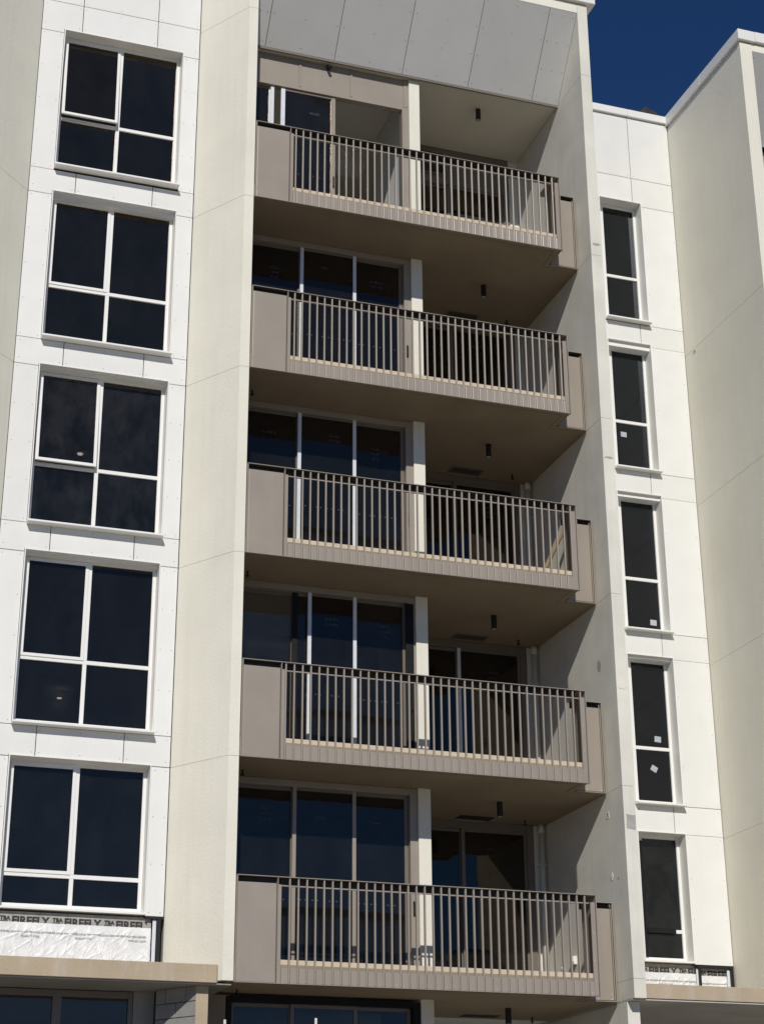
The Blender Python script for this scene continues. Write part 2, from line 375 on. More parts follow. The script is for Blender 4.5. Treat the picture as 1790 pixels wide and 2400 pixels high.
screws('cladding_screws', SCREWS, 0.009, 'screw', B)

# copings, header beam, sloped soffit
box('parapet_coping', 0.155, 6.47, -1.075, -0.75, 20.81, 20.975, 'coping', B, 0.008)
box('parapet_coping', 6.06, 6.46, -0.75, 7, 20.812, 20.973, 'coping', B, 0.008)
box('header_beam', 0.155, 6.128, -0.998, -0.80, 20.59, 20.80, 'render', B, 0.005)
for a, b in ((6.33, 8.535), (8.54, 9.40)):
    box('parapet_coping', a, b, Y2-0.055, Y2+0.3, 20.765, 20.93, 'coping', B, 0.006)
for a, b in ((-1.125, 0.40), (0.405, 1.83), (1.835, 7)):
    box('parapet_coping', 9.395, 9.76, a, b, 20.725, 20.955, 'coping', B, 0.006)
for a, b in ((9.765, 10.9), (10.905, 13)):
    box('parapet_coping', a, b, -1.125, -0.8, 20.735, 20.96, 'coping', B, 0.006)
box('header_beam', 9.705, 13, -1.055, -0.85, 20.55, 20.72, 'render', B, 0.005)
box('roof_slab', 9.705, 13, -0.84, 0.7, 20.3, 20.45, 'concrete', B)
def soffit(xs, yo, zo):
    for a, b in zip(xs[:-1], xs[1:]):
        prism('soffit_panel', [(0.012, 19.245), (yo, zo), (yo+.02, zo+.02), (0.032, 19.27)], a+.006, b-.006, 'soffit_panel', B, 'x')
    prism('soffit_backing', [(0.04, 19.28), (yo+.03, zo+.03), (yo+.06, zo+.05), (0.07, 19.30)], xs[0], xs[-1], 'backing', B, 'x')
    pts = []
    for a, b in zip(xs[:-1], xs[1:]):
        for t in (0.06, 0.36, 0.66, 0.95):
            for xx in (a+.06, (a+b)/2, b-.06): pts.append((xx, 0.012+(yo-.012)*t-.002, 19.245+(zo-19.245)*t-.002))
    screws('soffit_screws', pts, 0.010, 'screw', B)
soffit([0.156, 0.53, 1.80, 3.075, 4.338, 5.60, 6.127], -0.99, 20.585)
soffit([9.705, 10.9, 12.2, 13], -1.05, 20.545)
box('recess_wall', 9.705, 13, 0.15, 0.3, 3.4, 19.23, 'brown', B)

# ------------------------------------------------------------------ windows
def pane(x0, x1, z0, z1, y, parent, mat='glass'):
    return box('pane', x0, x1, y, y+0.012, z0, z1, mat, parent)
def window(x0, x1, z0, z1, yp, yf, mull, tr, label, open_deg=0, dirty=False, sash=True, sillp=0.15, sdrop=0.04, fleft=0.055):
    W = empty('window', (x0, yf, z0), B); W['label'] = label
    t = 0.014
    boxes('surround', [(x0, x0+t, yp-.022, yf+.05, z0+.02, z1), (x1-t, x1, yp-.022, yf+.05, z0+.02, z1), (x0+t, x1-t, yp-.020, yf+.05, z1-t, z1)], 'white_trim', W)
    prism('sill', [(yp-sillp, z0-sdrop), (yp-.004, z0-sdrop+.002), (yp-.004, z0+.004), (yf+.05, z0+.005), (yf+.05, z0+.045), (yp-sillp, z0-sdrop+.03)], x0-.005, x1+.005, 'white_trim', W, 'x', 0.002)
    f = 0.055; a0, a1, b0, b1 = x0+t+.002, x1-t-.002, z0+.045, z1-t-.002
    fl = [(a0, a0+fleft, yf, yf+.07, b0, b1), (a1-f, a1, yf, yf+.07, b0, b1), (a0+fleft, a1-f, yf+.001, yf+.07, b1-f, b1), (a0+fleft, a1-f, yf+.001, yf+.07, b0, b0+f+.01)]
    fl.append((a0+fleft, a1-f, yf+.003, yf+.068, tr-.03, tr+.03))
    if mull:
        fl += [(mull-.03, mull+.03, yf+.002, yf+.069, b0+f+.01, tr-.03), (mull-.03, mull+.03, yf+.002, yf+.069, tr+.03, b1-f)]
    boxes('frame', fl, 'white_trim', W, 0.003)
    gm_ = dirty or 'glass'
    yg = yf+.03
    if mull:
        pane(a0+f, mull-.03, b0+f+.01, tr-.03, yg, W, gm_); pane(mull+.03, a1-f, b0+f+.01, tr-.03, yg, W, gm_)
        pane(mull+.03, a1-f, tr+.03, b1-f, yg, W, gm_)
        sx0, sx1, sz0, sz1 = a0+f-.012, mull-.022, tr+.022, b1-f+.012; q = 0.048
        org = ((sx0+sx1)/2, yf-.012, sz1)
        bm = bmesh.new()
        bm_boxes(bm, [(sx0, sx0+q, yf-.012, yf+.03, sz0, sz1), (sx1-q, sx1, yf-.012, yf+.03, sz0, sz1), (sx0+q, sx1-q, yf-.011, yf+.03, sz0, sz0+q), (sx0+q, sx1-q, yf-.011, yf+.03, sz1-q, sz1)], org, 0.003)
        so = from_bm('sash', bm, 'white_trim', W, org)
        bm = bmesh.new(); bm_boxes(bm, [(sx0+q, sx1-q, yf+.008, yf+.018, sz0+q, sz1-q)], org)
        po = from_bm('pane', bm, gm_, W, org)
        for o in (so, po): o.rotation_euler.x = -R(open_deg)
    else:
        pane(a0+fleft, a1-f, b0+f+.01, tr-.03, yg, W, gm_); pane(a0+fleft, a1-f, tr+.03, b1-f, yg, W, gm_)
    return W
WL = {5: (16.02, 18.752, 17.11, 4.0), 4: (12.885, 15.58, 13.94, 0), 3: (9.772, 12.44, 10.83, 3.2), 2: (6.69, 9.352, 7.735, 0), 1: (4.065, 6.222, 4.58, 0)}
wdesc = {5: 'top left white window with sash tilted open', 4: 'second white window from the top, left bay, shut', 3: 'middle left white window with sash ajar', 2: 'left bay white window second from the bottom, shut', 1: 'lowest left white window above the foil wrap'}
for i, (z0, z1, tr, od) in WL.items():
    window(-2.955, -0.912, z0, z1, 0.0, 0.19, -1.937, tr, wdesc[i], od, dirty='glass_smear' if i == 3 else False, sillp=0.16 if i > 1 else 0.03, sdrop=0.03 if i > 1 else 0)
WR = {5: (16.06, 18.766, 17.15), 4: (12.945, 15.621, 14.02), 3: (9.82, 12.489, 10.88), 2: (6.70, 9.366, 7.74), 1: (4.05, 6.222, 4.60)}
rdesc = {5: 'top narrow white window in the right recess', 4: 'second narrow white window down with a paper sticker', 3: 'middle narrow white window with a sticker low right', 2: 'narrow white window with two paper stickers', 1: 'lowest narrow window with dusty plastic film'}
WRO = {}
for i, (z0, z1, tr) in WR.items():
    WRO[i] = window(7.80, 8.715, z0, z1, Y2, 2.11, None, tr, rdesc[i], dirty='glass_dirty' if i == 1 else 'glass_grey', sillp=0.14 if i > 1 else 0.03, sdrop=0.03 if i > 1 else 0, fleft=0.175)
def sticker(W, cx, cz, s, ang):
    bm = bmesh.new(); bm_boxes(bm, [(-s/2, s/2, -.001, .001, -s*.42, s*.42)])
    o = from_bm('sticker', bm, 'paper', W, (cx+.03, 2.137, cz)); o.rotation_euler.y = R(ang)
sticker(WRO[4], 8.123, 13.766, 0.12, 2); sticker(WRO[3], 8.48, 10.083, 0.125, 3); sticker(WRO[2], 8.41, 7.921, 0.125, 4); sticker(WRO[2], 8.302, 7.387, 0.12, 28)
# torn protective film at the lowest narrow window
multi('torn_film', [(7.90, 7.985, 2.085, 2.108, 4.16, 6.10), (7.99, 8.52, 2.084, 2.107, 4.56, 4.645)], 'tape', WRO[1], 0.004)

# ------------------------------------------------------------------ sliding doors
def chalk(parent, cx, y, cz, rows=3, wid=0.26, seed=1):
    rnd = random.Random(seed); bm = bmesh.new()
    for r in range(rows):
        x = -wid/2*rnd.uniform(0.5, 1); zz = -r*0.085
        while x < wid/2*rnd.uniform(0.7, 1):
            h = rnd.uniform(.025, .05); s = rnd.uniform(-.02, .02); wd = rnd.uniform(.018, .03)
            segs = [((x, zz), (x+s, zz+h)), ((x+s, zz+h), (x+wd, zz+rnd.uniform(0, h)))]
            if rnd.random() < .5: segs.append(((x+wd, zz), (x+wd*.2, zz+h*.5)))
            for (a, b) in segs:
                d = Vector((b[0]-a[0], b[1]-a[1])); n = Vector((-d.y, d.x)).normalized()*.0035
                vs = [bm.verts.new((p[0]+k*n.x, 0, p[1]+k*n.y)) for p, k in ((a, 1), (a, -1), (b, -1), (b, 1))]
                bm.faces.new(vs)
            x += wd+.012
    tag(from_bm('chalk_writing', bm, 'chalk', parent, (cx, y-.0015, cz)), kind='stuff')
def dots(parent, x0, x1, y, z):
    bm = bmesh.new(); x = x0+.08; k = 0
    while x < x1-.05:
        bmesh.ops.create_circle(bm, cap_ends=True, segments=8, radius=0.011, matrix=Matrix.Translation((x-x0, 0, 0)) @ Matrix.Rotation(R(90), 4, 'X'))
        x += 0.11 if k % 2 else 0.075; k += 1
    tag(from_bm('warning_dots', bm, 'chalk', parent, (x0, y-.0015, z)), kind='stuff')
def leaf(D, x0, x1, z0, z1, y, ml='brown_dark', mr='brown_dark', glass='glass', sw=0.058, seed=1, ch=True):
    multi('leaf_rail', [(x0+sw, x1-sw, y+.001, y+.038, z0, z0+.09), (x0+sw, x1-sw, y+.001, y+.038, z1-.05, z1)], 'brown_dark', D, 0.002)
    box('leaf_stile', x0, x0+sw, y, y+.04, z0, z1, ml, D, 0.002); box('leaf_stile', x1-sw, x1, y, y+.04, z0, z1, mr, D, 0.002)
    pane(x0+sw, x1-sw, z0+.09, z1-.05, y+.014, D, glass)
    if ch: chalk(D, (x0+x1)/2+.02+.2*math.sin(seed*1.7)*.5, y+.014, z1-.40-.06*math.sin(seed*2.3), rows=1+(seed*7) % 3, wid=.14+.11*((seed*5) % 7)/6, seed=seed)
    dots(D, x0+sw, x1-sw, y+.014, z0+1.05)
def handle(D, x, y, z, mat='black'):
    bm = bmesh.new(); bm_boxes(bm, [(x-.012, x+.012, y-.012, y, z-.11, z+.11), (x-.008, x+.008, y-.05, y-.035, z-.09, z+.09), (x-.008, x+.008, y-.04, y-.01, z+.07, z+.09), (x-.008, x+.008, y-.04, y-.01, z-.09, z-.07)], (x, y, z))
    from_bm('handle', bm, mat, D, (x, y, z))
def door_frame(D, x0, x1, z0, z1, y, jl=.06, jr=.115, head=.10, mat='brown'):
    boxes('frame', [(x0, x0+jl, y, y+.13, z0, z1), (x1-jr, x1, y, y+.13, z0, z1), (x0+jl, x1-jr, y+.001, y+.13, z1-head, z1), (x0+jl, x1-jr, y+.001, y+.13, z0, z0+.05)], mat, D, 0.003)
for i in range(1, 6):
    fz = S[i]+0.264; ce = S[i+1]-.003
    D = empty('sliding_door', (1.7, 0.2, fz), B); D['label'] = 'brown framed glass sliding doors behind the %s balcony' % ORD[i]
    if i == 5:
        top = 18.64; door_frame(D, 0.156, 3.232, fz, top, 0.15, head=.06)
        leaf(D, 0.22, 0.735, fz+.05, top-.06, 0.235, mr='film', seed=11, ch=False)
        leaf(D, 0.885, 1.88, fz+.05, top-.06, 0.185, ml='film', mr='brown', sw=.075, seed=12)
        handle(D, 1.845, 0.185, fz+1.05)
        box('leaf_stile', 0.70, 0.76, 0.19, 0.23, fz+.05, top-.06, 'film', D, .002)
        for a, b in ((0.156, 1.20), (1.24, 2.145), (2.185, 3.15)):
            box('fascia_panel', a, b, 0.165, 0.185, 18.645, 19.232, 'brown', B, 0.003)
        multi('fascia_strip', [(1.20, 1.24, 0.15, 0.19, 18.645, 19.232), (2.145, 2.185, 0.15, 0.19, 18.645, 19.232), (3.15, 3.232, 0.15, 0.19, 18.645, 19.232)], 'brown', B, .003)
        box('fascia_backing', 0.156, 3.232, 0.19, 0.35, 18.645, 19.23, 'plaster', B)
    else:
        fm = 'film' if i in (2, 3, 4) else 'brown'
        door_frame(D, 0.156, 3.232, fz, ce, 0.15, mat='brown')
        z0, z1 = fz+.05, ce-.10
        if i == 2:
            leaf(D, 0.22, 1.30, z0, z1, 0.29, glass='glass_clear', seed=20, ch=False)
            leaf(D, 1.245, 2.20, z0, z1, 0.235, ml='tape', seed=21, sw=.085, ch=False)
            leaf(D, 1.475, 2.27, z0, z1, 0.165, ml=fm, mr=fm, seed=22)
            leaf(D, 2.20, 3.11, z0, z1, 0.236, seed=23)
            boxes('taped_jamb', [(3.07, 3.205, 0.135, 0.149, z0, ce-.12)], 'tape', D, .003)
        else:
            leaf(D, 0.22, 1.32, z0, z1, 0.235, seed=i*5); leaf(D, 1.272, 2.262, z0, z1, 0.165, ml=fm, mr=fm, seed=i*5+1)
            leaf(D, 2.20, 3.11, z0, z1, 0.236, seed=i*5+2)
        handle(D, 3.16, 0.15, fz+1.05)
    # doors at the back of the recess
    D2 = empty('sliding_door', (4.7, 2.0, fz), B); D2['label'] = 'recessed glass doors at the back of the %s balcony' % ORD[i]
    top = ce if i < 5 else 18.56
    door_frame(D2, 3.425, 5.93, fz, top, 1.96, jr=.12, head=.12, mat='brown_dark')
    leaf(D2, 3.49, 4.70, fz+.05, top-.12, 2.045, seed=40+i, ch=False)
    leaf(D2, 4.66, 5.82, fz+.05, top-.12, 1.99, ml='film' if i == 2 else 'brown_dark', seed=50+i)
    box('wall_strip', 5.932, 6.128, 1.99, 2.12, fz, ce, 'render', B)
    if i == 5:
        box('recess_wall', 3.425, 5.93, 1.97, 2.12, 18.565, 19.233, 'brown_dark', B)
        L = empty('louvre_grille', (4.1, 1.95, 18.6), B)
        boxes('frame', [(3.62, 3.65, 1.93, 1.968, 18.62, 19.12), (4.57, 4.60, 1.93, 1.968, 18.62, 19.12), (3.65, 4.57, 1.931, 1.968, 19.09, 19.12), (3.65, 4.57, 1.931, 1.968, 18.62, 18.65)], 'brown_dark', L)
        for k in range(8):
            zz = 18.675+k*.052
            prism('slat', [(1.935, zz), (1.96, zz+.03), (1.965, zz+.026), (1.94, zz-.004)], 3.652, 4.568, 'black', L, 'x')

# ------------------------------------------------------------------ ground storey under the first slab
prism('slab_ledge', [(-4.3, -0.93), (-0.072, -0.93), (-0.05, -0.90), (-0.60, 0.05), (-4.3, 0.05)], 3.048, 3.292, 'tan', B, 'z', 0.006)
prism('soffit_plate', [(-4.3, -0.90), (-0.10, -0.90), (0.14, -0.9), (0.14, 0.4), (-4.3, 0.4)], 3.030, 3.046, 'concrete', B)
prism('lower_pier', [(-0.70, 0.35), (-0.70, -0.09), (-0.295, -0.705), (-0.20, -0.72), (-0.13, -0.70), (-0.10, 0.35)], -1.85, 3.028, 'backing', B)
dv = Vector((0.415, -0.634)).normalized(); nn = Vector((-0.634, -0.415)).normalized()
for row in range(9):
    zt = 3.026-row*0.2; off = 0.0 if row % 2 else 0.19
    spans = [(0.0, 0.375), (0.385, 0.752)] if row % 2 else [(0.0, 0.18), (0.19, 0.565), (0.575, 0.752)]
    for a, b in spans:
        p0 = Vector((-0.72, -0.10))+dv*a; p1 = Vector((-0.72, -0.10))+dv*b; q = -nn*.03
        prism('block', [tuple(p0), tuple(p1), tuple(p1+q), tuple(p0+q)], zt-.19, zt, 'block', B, 'z', 0.003)
box('painted_pier_end', -0.306, -0.135, -0.745, -0.715, -1.85, 3.028, 'tan', B, .004)
box('lower_wall', -0.12, 0.31, 0.08, 0.24, -1.85, 3.028, 'ceiling', B)
box('lower_wall', -0.99, -0.69, 0.12, 0.30, -1.85, 3.028, 'concrete', B)
D = empty('sliding_window', (-2.5, 0.2, 0.5), B); D['label'] = 'brown framed window under the tan slab edge'
boxes('frame', [(-1.06, -1.0, 0.11, 0.23, 0.5, 3.02), (-4.3, -4.2, 0.11, 0.23, 0.5, 3.02), (-4.2, -1.06, 0.111, 0.23, 2.93, 3.02), (-2.10, -1.98, 0.115, 0.225, 0.5, 2.93), (-2.98, -2.90, 0.115, 0.225, 0.5, 2.93)], 'brown_dark', D, .003)
for a, b in ((-4.2, -2.98), (-2.90, -2.10), (-1.98, -1.06)): pane(a, b, 0.55, 2.93, 0.16, D)
D = empty('sliding_door', (1.7, 0.2, -1.8), B); D['label'] = 'glass doors with black taped frame below the lowest balcony'
boxes('taped_frame', [(0.33, 0.41, 0.12, 0.28, -1.8, 3.02), (3.12, 3.235, 0.12, 0.28, -1.8, 3.02), (0.41, 3.12, 0.121, 0.28, 2.95, 3.045)], 'tape', D, .006)
for k, (a, b) in enumerate(((0.41, 1.33), (1.29, 2.29), (2.25, 3.12))):
    leaf(D, a, b, -1.8, 2.95, 0.20 if k == 1 else 0.245, seed=70+k, sw=.055)
prism('slab_ledge', [(6.335, -0.93), (13, -0.93), (13, 1.93), (6.335, 1.93)], 3.072, 3.285, 'tan', B, 'z', 0.006)
box('soffit_plate', 6.13, 13, -0.925, 6.9, 3.045, 3.060, 'pale_concrete', B)
box('lower_wall', 6.13, 6.33, -0.75, 7, -1.85, 3.043, 'render_grey', B, .005)
box('column_base', 6.34, 6.60, -0.60, -0.35, -1.85, 2.62, 'render', B, .005)

# ------------------------------------------------------------------ foil wrap with print
def wrinkle(name, x0, x1, z0, z1, y, seed, parent):
    rnd = random.Random(seed); nx, nz = int((x1-x0)/.02), int((z1-z0)/.02)
    folds = [(rnd.uniform(x0, x1), rnd.uniform(z0, z1), rnd.uniform(0.4, 2.6), rnd.uniform(.05, .22), rnd.uniform(.010, .035), rnd.uniform(.003, .013)) for _ in range(int(75*(x1-x0)))]
    vs, fs = [], []
    for j in range(nz+1):
        for k in range(nx+1):
            x = x0+(x1-x0)*k/nx; z = z0+(z1-z0)*j/nz; d = 0
            for fx, fz, an, ln, wd, am in folds:
                u = (x-fx)*math.cos(an)+(z-fz)*math.sin(an); v = -(x-fx)*math.sin(an)+(z-fz)*math.cos(an)
                if abs(u) < ln*2 and abs(v) < wd*3: d += am*math.exp(-(u/ln)**2)*max(0, 1-abs(v)/wd)
            fade = min(1, (z1-z)/.12)
            vs.append((x-x0, -d*fade, z-z0))
    for j in range(nz):
        for k in range(nx):
            a = j*(nx+1)+k; fs.append((a, a+1, a+nx+2, a+nx+1))
    me = bpy.data.meshes.new(name); me.from_pydata(vs, [], fs); finish(me, 'foil')
    return link(bpy.data.objects.new(name, me), (x0, y, z0), parent)
def text(body, size, x, y, z, mat, parent, bold=0.0, name='lettering'):
    cu = bpy.data.curves.new('t', 'FONT'); cu.body = body; cu.size = size; cu.offset = bold; cu.resolution_u = 2
    to = bpy.data.objects.new('t', cu); COL.objects.link(to)
    dg = bpy.context.evaluated_depsgraph_get(); dg.update()
    me = bpy.data.meshes.new_from_object(to.evaluated_get(dg)); bpy.data.objects.remove(to)
    me.materials.clear(); finish(me, mat)
    me.transform(Matrix.Rotation(R(90), 4, 'X'))
    return link(bpy.data.objects.new(name, me), (x, y, z), parent)
def foil(x0, x1, yb, sx, label, zlet):
    F = empty('foil_wrap', (x0, yb, 3.3), None, label, 'building wrap')
    wrinkle('sheet', x0, x1, 3.30, zlet+.03, yb, int(x1*10)+50, F)
    box('upper_strip', x0, x1, yb+.012, yb+.02, zlet, 4.04, 'mortar', F)
    for k in range(6):
        text('TBA', 0.075, sx+k*.72, yb+.007, zlet+.055, 'ink', F, 0.004); box('underline', sx+k*.72, sx+k*.72+.11, yb+.008, yb+.0115, zlet+.030, zlet+.044, 'ink', F)
        text('FIREFLY', 0.15, sx+k*.72+.16, yb+.007, zlet+.005, 'ink', F, 0.0065)
    text(' '.join(['www.tbafirefly.com.au']*12), 0.034, sx+.02, yb-.016, zlet-.105, 'ink_pale', F, 0.0012)
    for k in range(8): text('PRODUCT CODE', 0.032, sx+.28+k*.74, yb-.016, zlet-.165, 'ink_pale', F, 0.0012)
    return F
def clip_text(F, x0, x1):
    """cut lettering that runs past the sheet"""
    for o in list(F.children):
        if o.name.startswith(('lettering', 'underline')):
            if o.name.startswith('underline'):
                o.data = o.data.copy()
            bm = bmesh.new(); bm.from_mesh(o.data); wx = o['_w'][0]
            for xx, nx in ((x0-wx, -1), (x1-wx, 1)):
                bmesh.ops.bisect_plane(bm, geom=list(bm.verts)+list(bm.edges)+list(bm.faces), plane_co=(xx, 0, 0), plane_no=(nx, 0, 0), clear_outer=True)
            if len(bm.faces): bm.to_mesh(o.data); bm.free()
            else: bm.free(); bpy.data.objects.remove(o)
F1 = foil(-3.34, -0.80, 0.055, -3.62, 'crinkled white foil wrap with black lettering above the left tan ledge', 3.865); clip_text(F1, -3.34, -0.86)
F2 = foil(6.34, 8.79, 1.96, 6.30, 'strip of white foil wrap under the lowest narrow window', 3.865); clip_text(F2, 6.36, 8.77)
F3 = foil(8.80, 9.36, 1.965, 8.82, 'short piece of white foil wrap in black framing beside the right wall', 3.845); clip_text(F3, 8.81, 9.33)
P1 = empty('cladding_rail', (-0.7, 0.03, 3.3), None, 'black upright rail with cap at the right end of the left foil wrap', 'rail')
box('rail', -0.725, -0.675, 0.0, 0.04, 3.292, 4.02, 'black', P1); box('cap', -0.90, -0.635, -0.005, 0.05, 4.018, 4.050, 'black', P1)
box('flange', -0.785, -0.735, 0.03, 0.045, 3.292, 4.01, 'film', P1)
P2 = empty('cladding_rail', (9.1, Y2, 3.3), None, 'black steel rail frame around the short piece of foil wrap', 'rail')
box('rail', 8.785, 8.825, Y2+.0, Y2+.04, 3.287, 4.0, 'black', P2); box('rail', 9.375, 9.43, Y2, Y2+.04, 3.287, 4.0, 'black', P2); box('cap', 8.74, 9.432, Y2-.004, Y2+.05, 3.99, 4.032, 'black', P2)
box('flange', 8.75, 8.783, Y2+.03, Y2+.045, 3.287, 3.98, 'film', P2); box('flange', 9.325, 9.372, Y2+.03, Y2+.045, 3.287, 3.98, 'film', P2)

# ------------------------------------------------------------------ balcony railings
PK = {5: (0.848, 5.468, 38), 4: (0.869, 5.467, 38), 3: (0.913, 5.503, 38), 2: (0.821, 5.518, 38), 1: (0.928, 5.422, 37)}
TZ = 1.453
for i in range(5, 0, -1):
    z = S[i]; t = z+TZ
    Rl = empty('balcony_railing', (0.16, -0.98, z), None, 'brown metal picket railing of the %s balcony' % ORD[i], 'railing', 'railings stacked on the balconies')
    multi('cap_rail', [(0.162, 5.607, -0.992, -0.862, t-.012, t), (5.477, 5.607, -0.860, -0.335, t-.0125, t-.0005), (5.609, 6.112, -0.482, -0.352, t-.0122, t-.0002)], 'brown', Rl, 0.002)
    multi('cap_back', [(0.17, 5.47, -0.872, -0.864, t-.108, t-.0128), (5.61, 6.105, -0.362, -0.354, t-.108, t-.0128)], 'cap_shade', Rl)  # back leg of the cap, coloured dark as if in the cap's shade
    multi('cap_shade_strip', [(0.182, 5.475, -0.986, -0.873, t-.0165, t-.0125), (5.612, 6.094, -0.476, -0.363, t-.0165, t-.0125)], 'cap_shade', Rl)  # added dark strips that paint the shaded underside of the cap
    box('end_post', 0.162, 0.178, -0.988, -0.91, z+.004, t-.0125, 'brown', Rl, .002)
    rbar('solid_panel', 0.182, 0.742, -0.978, -0.950, z+.008, t-.098, 'brown', Rl, .018)
    box('post', 0.746, 0.756, -0.993, -0.90, z+.004, t-.0172, 'brown', Rl, .002)
    box('post', 0.758, 0.808, -0.966, -0.948, z+.004, t-.108, 'brown', Rl, .003)
    box('post', 5.512, 5.586, -0.972, -0.95, z+.004, t-.108, 'brown', Rl, .006)
    box('post', 5.590, 5.604, -0.988, -0.90, z+.004, t-.0125, 'brown', Rl, .002)
    box('mid_rail', 0.81, 5.51, -0.934, -0.914, t-.128, t-.108, 'brown', Rl, .003)
    box('side_panel', 5.588, 5.603, -0.898, -0.484, z+.008, t-.014, 'brown', Rl, .003)
    box('solid_panel', 5.606, 6.062, -0.478, -0.462, z+.008, t-.098, 'brown', Rl, .008)
    box('post', 6.066, 6.082, -0.484, -0.44, z+.008, t-.098, 'brown', Rl, .004)
    box('end_post', 6.096, 6.110, -0.482, -0.41, z+.004, t-.0125, 'brown', Rl, .002)
    box('bottom_angle', 0.165, 5.604, -0.990, -0.946, z-.007, z+.003, 'brown', Rl)
    box('bottom_angle', 5.609, 6.112, -0.482, -0.441, z-.0068, z+.003, 'brown', Rl)
    a, b, n = PK[i]; xs = [a+(b-a)*k/(n-1) for k in range(n)]; hw = 0.0112
    for x in xs: rbar('picket', x-hw, x+hw, -0.978, -0.936, z+.010, t-.0175, 'brown', Rl, 0.005)
    ed = [0.812]+xs+[5.510]; pts = []
    for k in range(len(ed)-1):
        l = ed[k]+(hw+.003 if k else 0); r = ed[k+1]-(hw+.003 if k < len(ed)-2 else 0)
        if r-l < .02: continue
        rbar('fascia_plate', l, r, -0.990, -0.970, z+.004, z+.205, 'brown', Rl, 0.010)
        if k % 3 == 1: pts.append(((l+r)/2, -0.991, z+(.13 if (k//3) % 2 else .035)))
    pts += [(0.20, -0.979, z+.16), (0.22, -0.979, z+.035), (0.45, -0.979, z+.035), (5.55, -0.973, z+.5), (5.55, -0.973, z+.9), (5.55, -0.973, z+.2), (6.03, -0.479, z+.1), (6.03, -0.479, z+.03), (5.80, -0.479, z+.03)]
    screws('rivets', pts, 0.010, 'screw_brown', Rl)

# ------------------------------------------------------------------ things fixed to the ceilings and walls
CE = {6: 'topmost balcony', 5: 'second balcony from the top', 4: 'middle balcony', 3: 'second balcony from the bottom', 2: 'lowest balcony', 1: 'space under the lowest balcony'}
for k in range(6, 0, -1):
    z = S[k]; x, y = (4.765, 0.58) if k > 1 else (4.85, 0.70)
    Dn = empty('downlight', (x, y, z-.23), None, 'black cylinder downlight on the ceiling of the %s' % CE[k], 'ceiling light', 'black cylinder downlights')
    bm = bmesh.new(); cyl(bm, (0, 0, 0), (0, 0, .228), .046, 24); from_bm('housing', bm, 'black', Dn, (x, y, z-.23), False)
    bm = bmesh.new(); cyl(bm, (0, 0, -.003), (0, 0, .002), .034, 20); from_bm('lens', bm, 'lens', Dn, (x, y, z-.23))
    if k < 6:
        sp = [(5.64, 1.63, 'beside the drainpipe')] + ([(0.40, -0.2, 'next to the left pier')] if k < 5 else [])
        for sx, sy, w_ in sp:
            H = empty('sprinkler', (sx, sy, z-.1), None, 'small dark sprinkler head %s over the %s' % (w_, CE[k]), 'sprinkler', 'ceiling sprinkler heads')
            bm = bmesh.new(); cyl(bm, (0, 0, .03), (0, 0, .098), .013, 10); from_bm('stem', bm, 'black', H, (sx, sy, z-.1))
            bm = bmesh.new(); cyl(bm, (0, 0, .02), (0, 0, .027), .034, 12); cyl(bm, (0, 0, .0), (0, 0, .02), .008, 8); from_bm('deflector', bm, 'black', H, (sx, sy, z-.1))
        V = empty('ceiling_vent', (4.8, 1.73, z-.02), None, ('dark open vent hole in the ceiling of the %s' if k < 3 else 'flush ceiling vent grille above the %s') % CE[k], 'vent', 'ceiling vents')
        x0, x1, y0, y1 = 4.50, 5.10, 1.60, 1.87
        if k >= 3:
            boxes('frame', [(x0, x1, y0, y0+.025, z-.014, z-.001), (x0, x1, y1-.025, y1, z-.014, z-.001), (x0, x0+.025, y0+.025, y1-.025, z-.013, z-.001), (x1-.025, x1, y0+.025, y1-.025, z-.013, z-.001)], 'brown_dark', V)
            for q in range(8):
                yy = y0+.035+q*.026
                prism('slat', [(yy, z-.012), (yy+.018, z-.004), (yy+.020, z-.006), (yy+.002, z-.014)], x0+.025, x1-.025, 'brown_dark', V, 'x')
            box('duct', x0+.02, x1-.02, y0+.02, y1-.02, z-.003, z-.0005, 'backing', V)
        else:
            box('opening', x0, x1, y0, y1, z-.006, z-.0005, 'backing', V); boxes('torn_edge', [(x0+.02, x1-.1, y1-.01, y1+.012, z-.022, z-.007)], 'mortar', V, .004)
for k in range(1, 5):
    z0, z1 = S[k]+.264, S[k+1]-.004; x, y = 6.03, 1.87
    Pp = empty('drainpipe', (x, y, z0), None, 'cream plastic drainpipe in the back corner of the %s balcony' % ORD[k], 'pipe', 'drainpipes in the balcony corners')
    bm = bmesh.new(); cyl(bm, (0, 0, 0), (0, 0, z1-z0), .048, 20); from_bm('pipe', bm, 'pvc', Pp, (x, y, z0), True)
    bm = bmesh.new(); cyl(bm, (0, 0, z1-z0-.14), (0, 0, z1-z0-.004), .057, 20); from_bm('collar', bm, 'pvc', Pp, (x, y, z0), True)
    boxes('bracket', [(x-.075, x+.075, y-.02, y+.05, z1-.68, z1-.655)], 'pvc', Pp, .003)
# interior lamps seen lit through the left windows
for nm, zc, px_, lab in (('a', S[4]-.004, (-1.785, 3.098), 'lit round ceiling lamp seen through the ajar middle left window'), ('b', 9.13, (-1.33, 6.85), 'lit round ceiling lamp behind the left window second from the bottom')):
    bm = bmesh.new(); cyl(bm, (0, 0, 0), (0, 0, .01), .045, 16)
    o = from_bm('recessed_lamp', bm, 'lit', None, (px_[0], px_[1], zc-.012)); tag(o, lab, 'ceiling light')
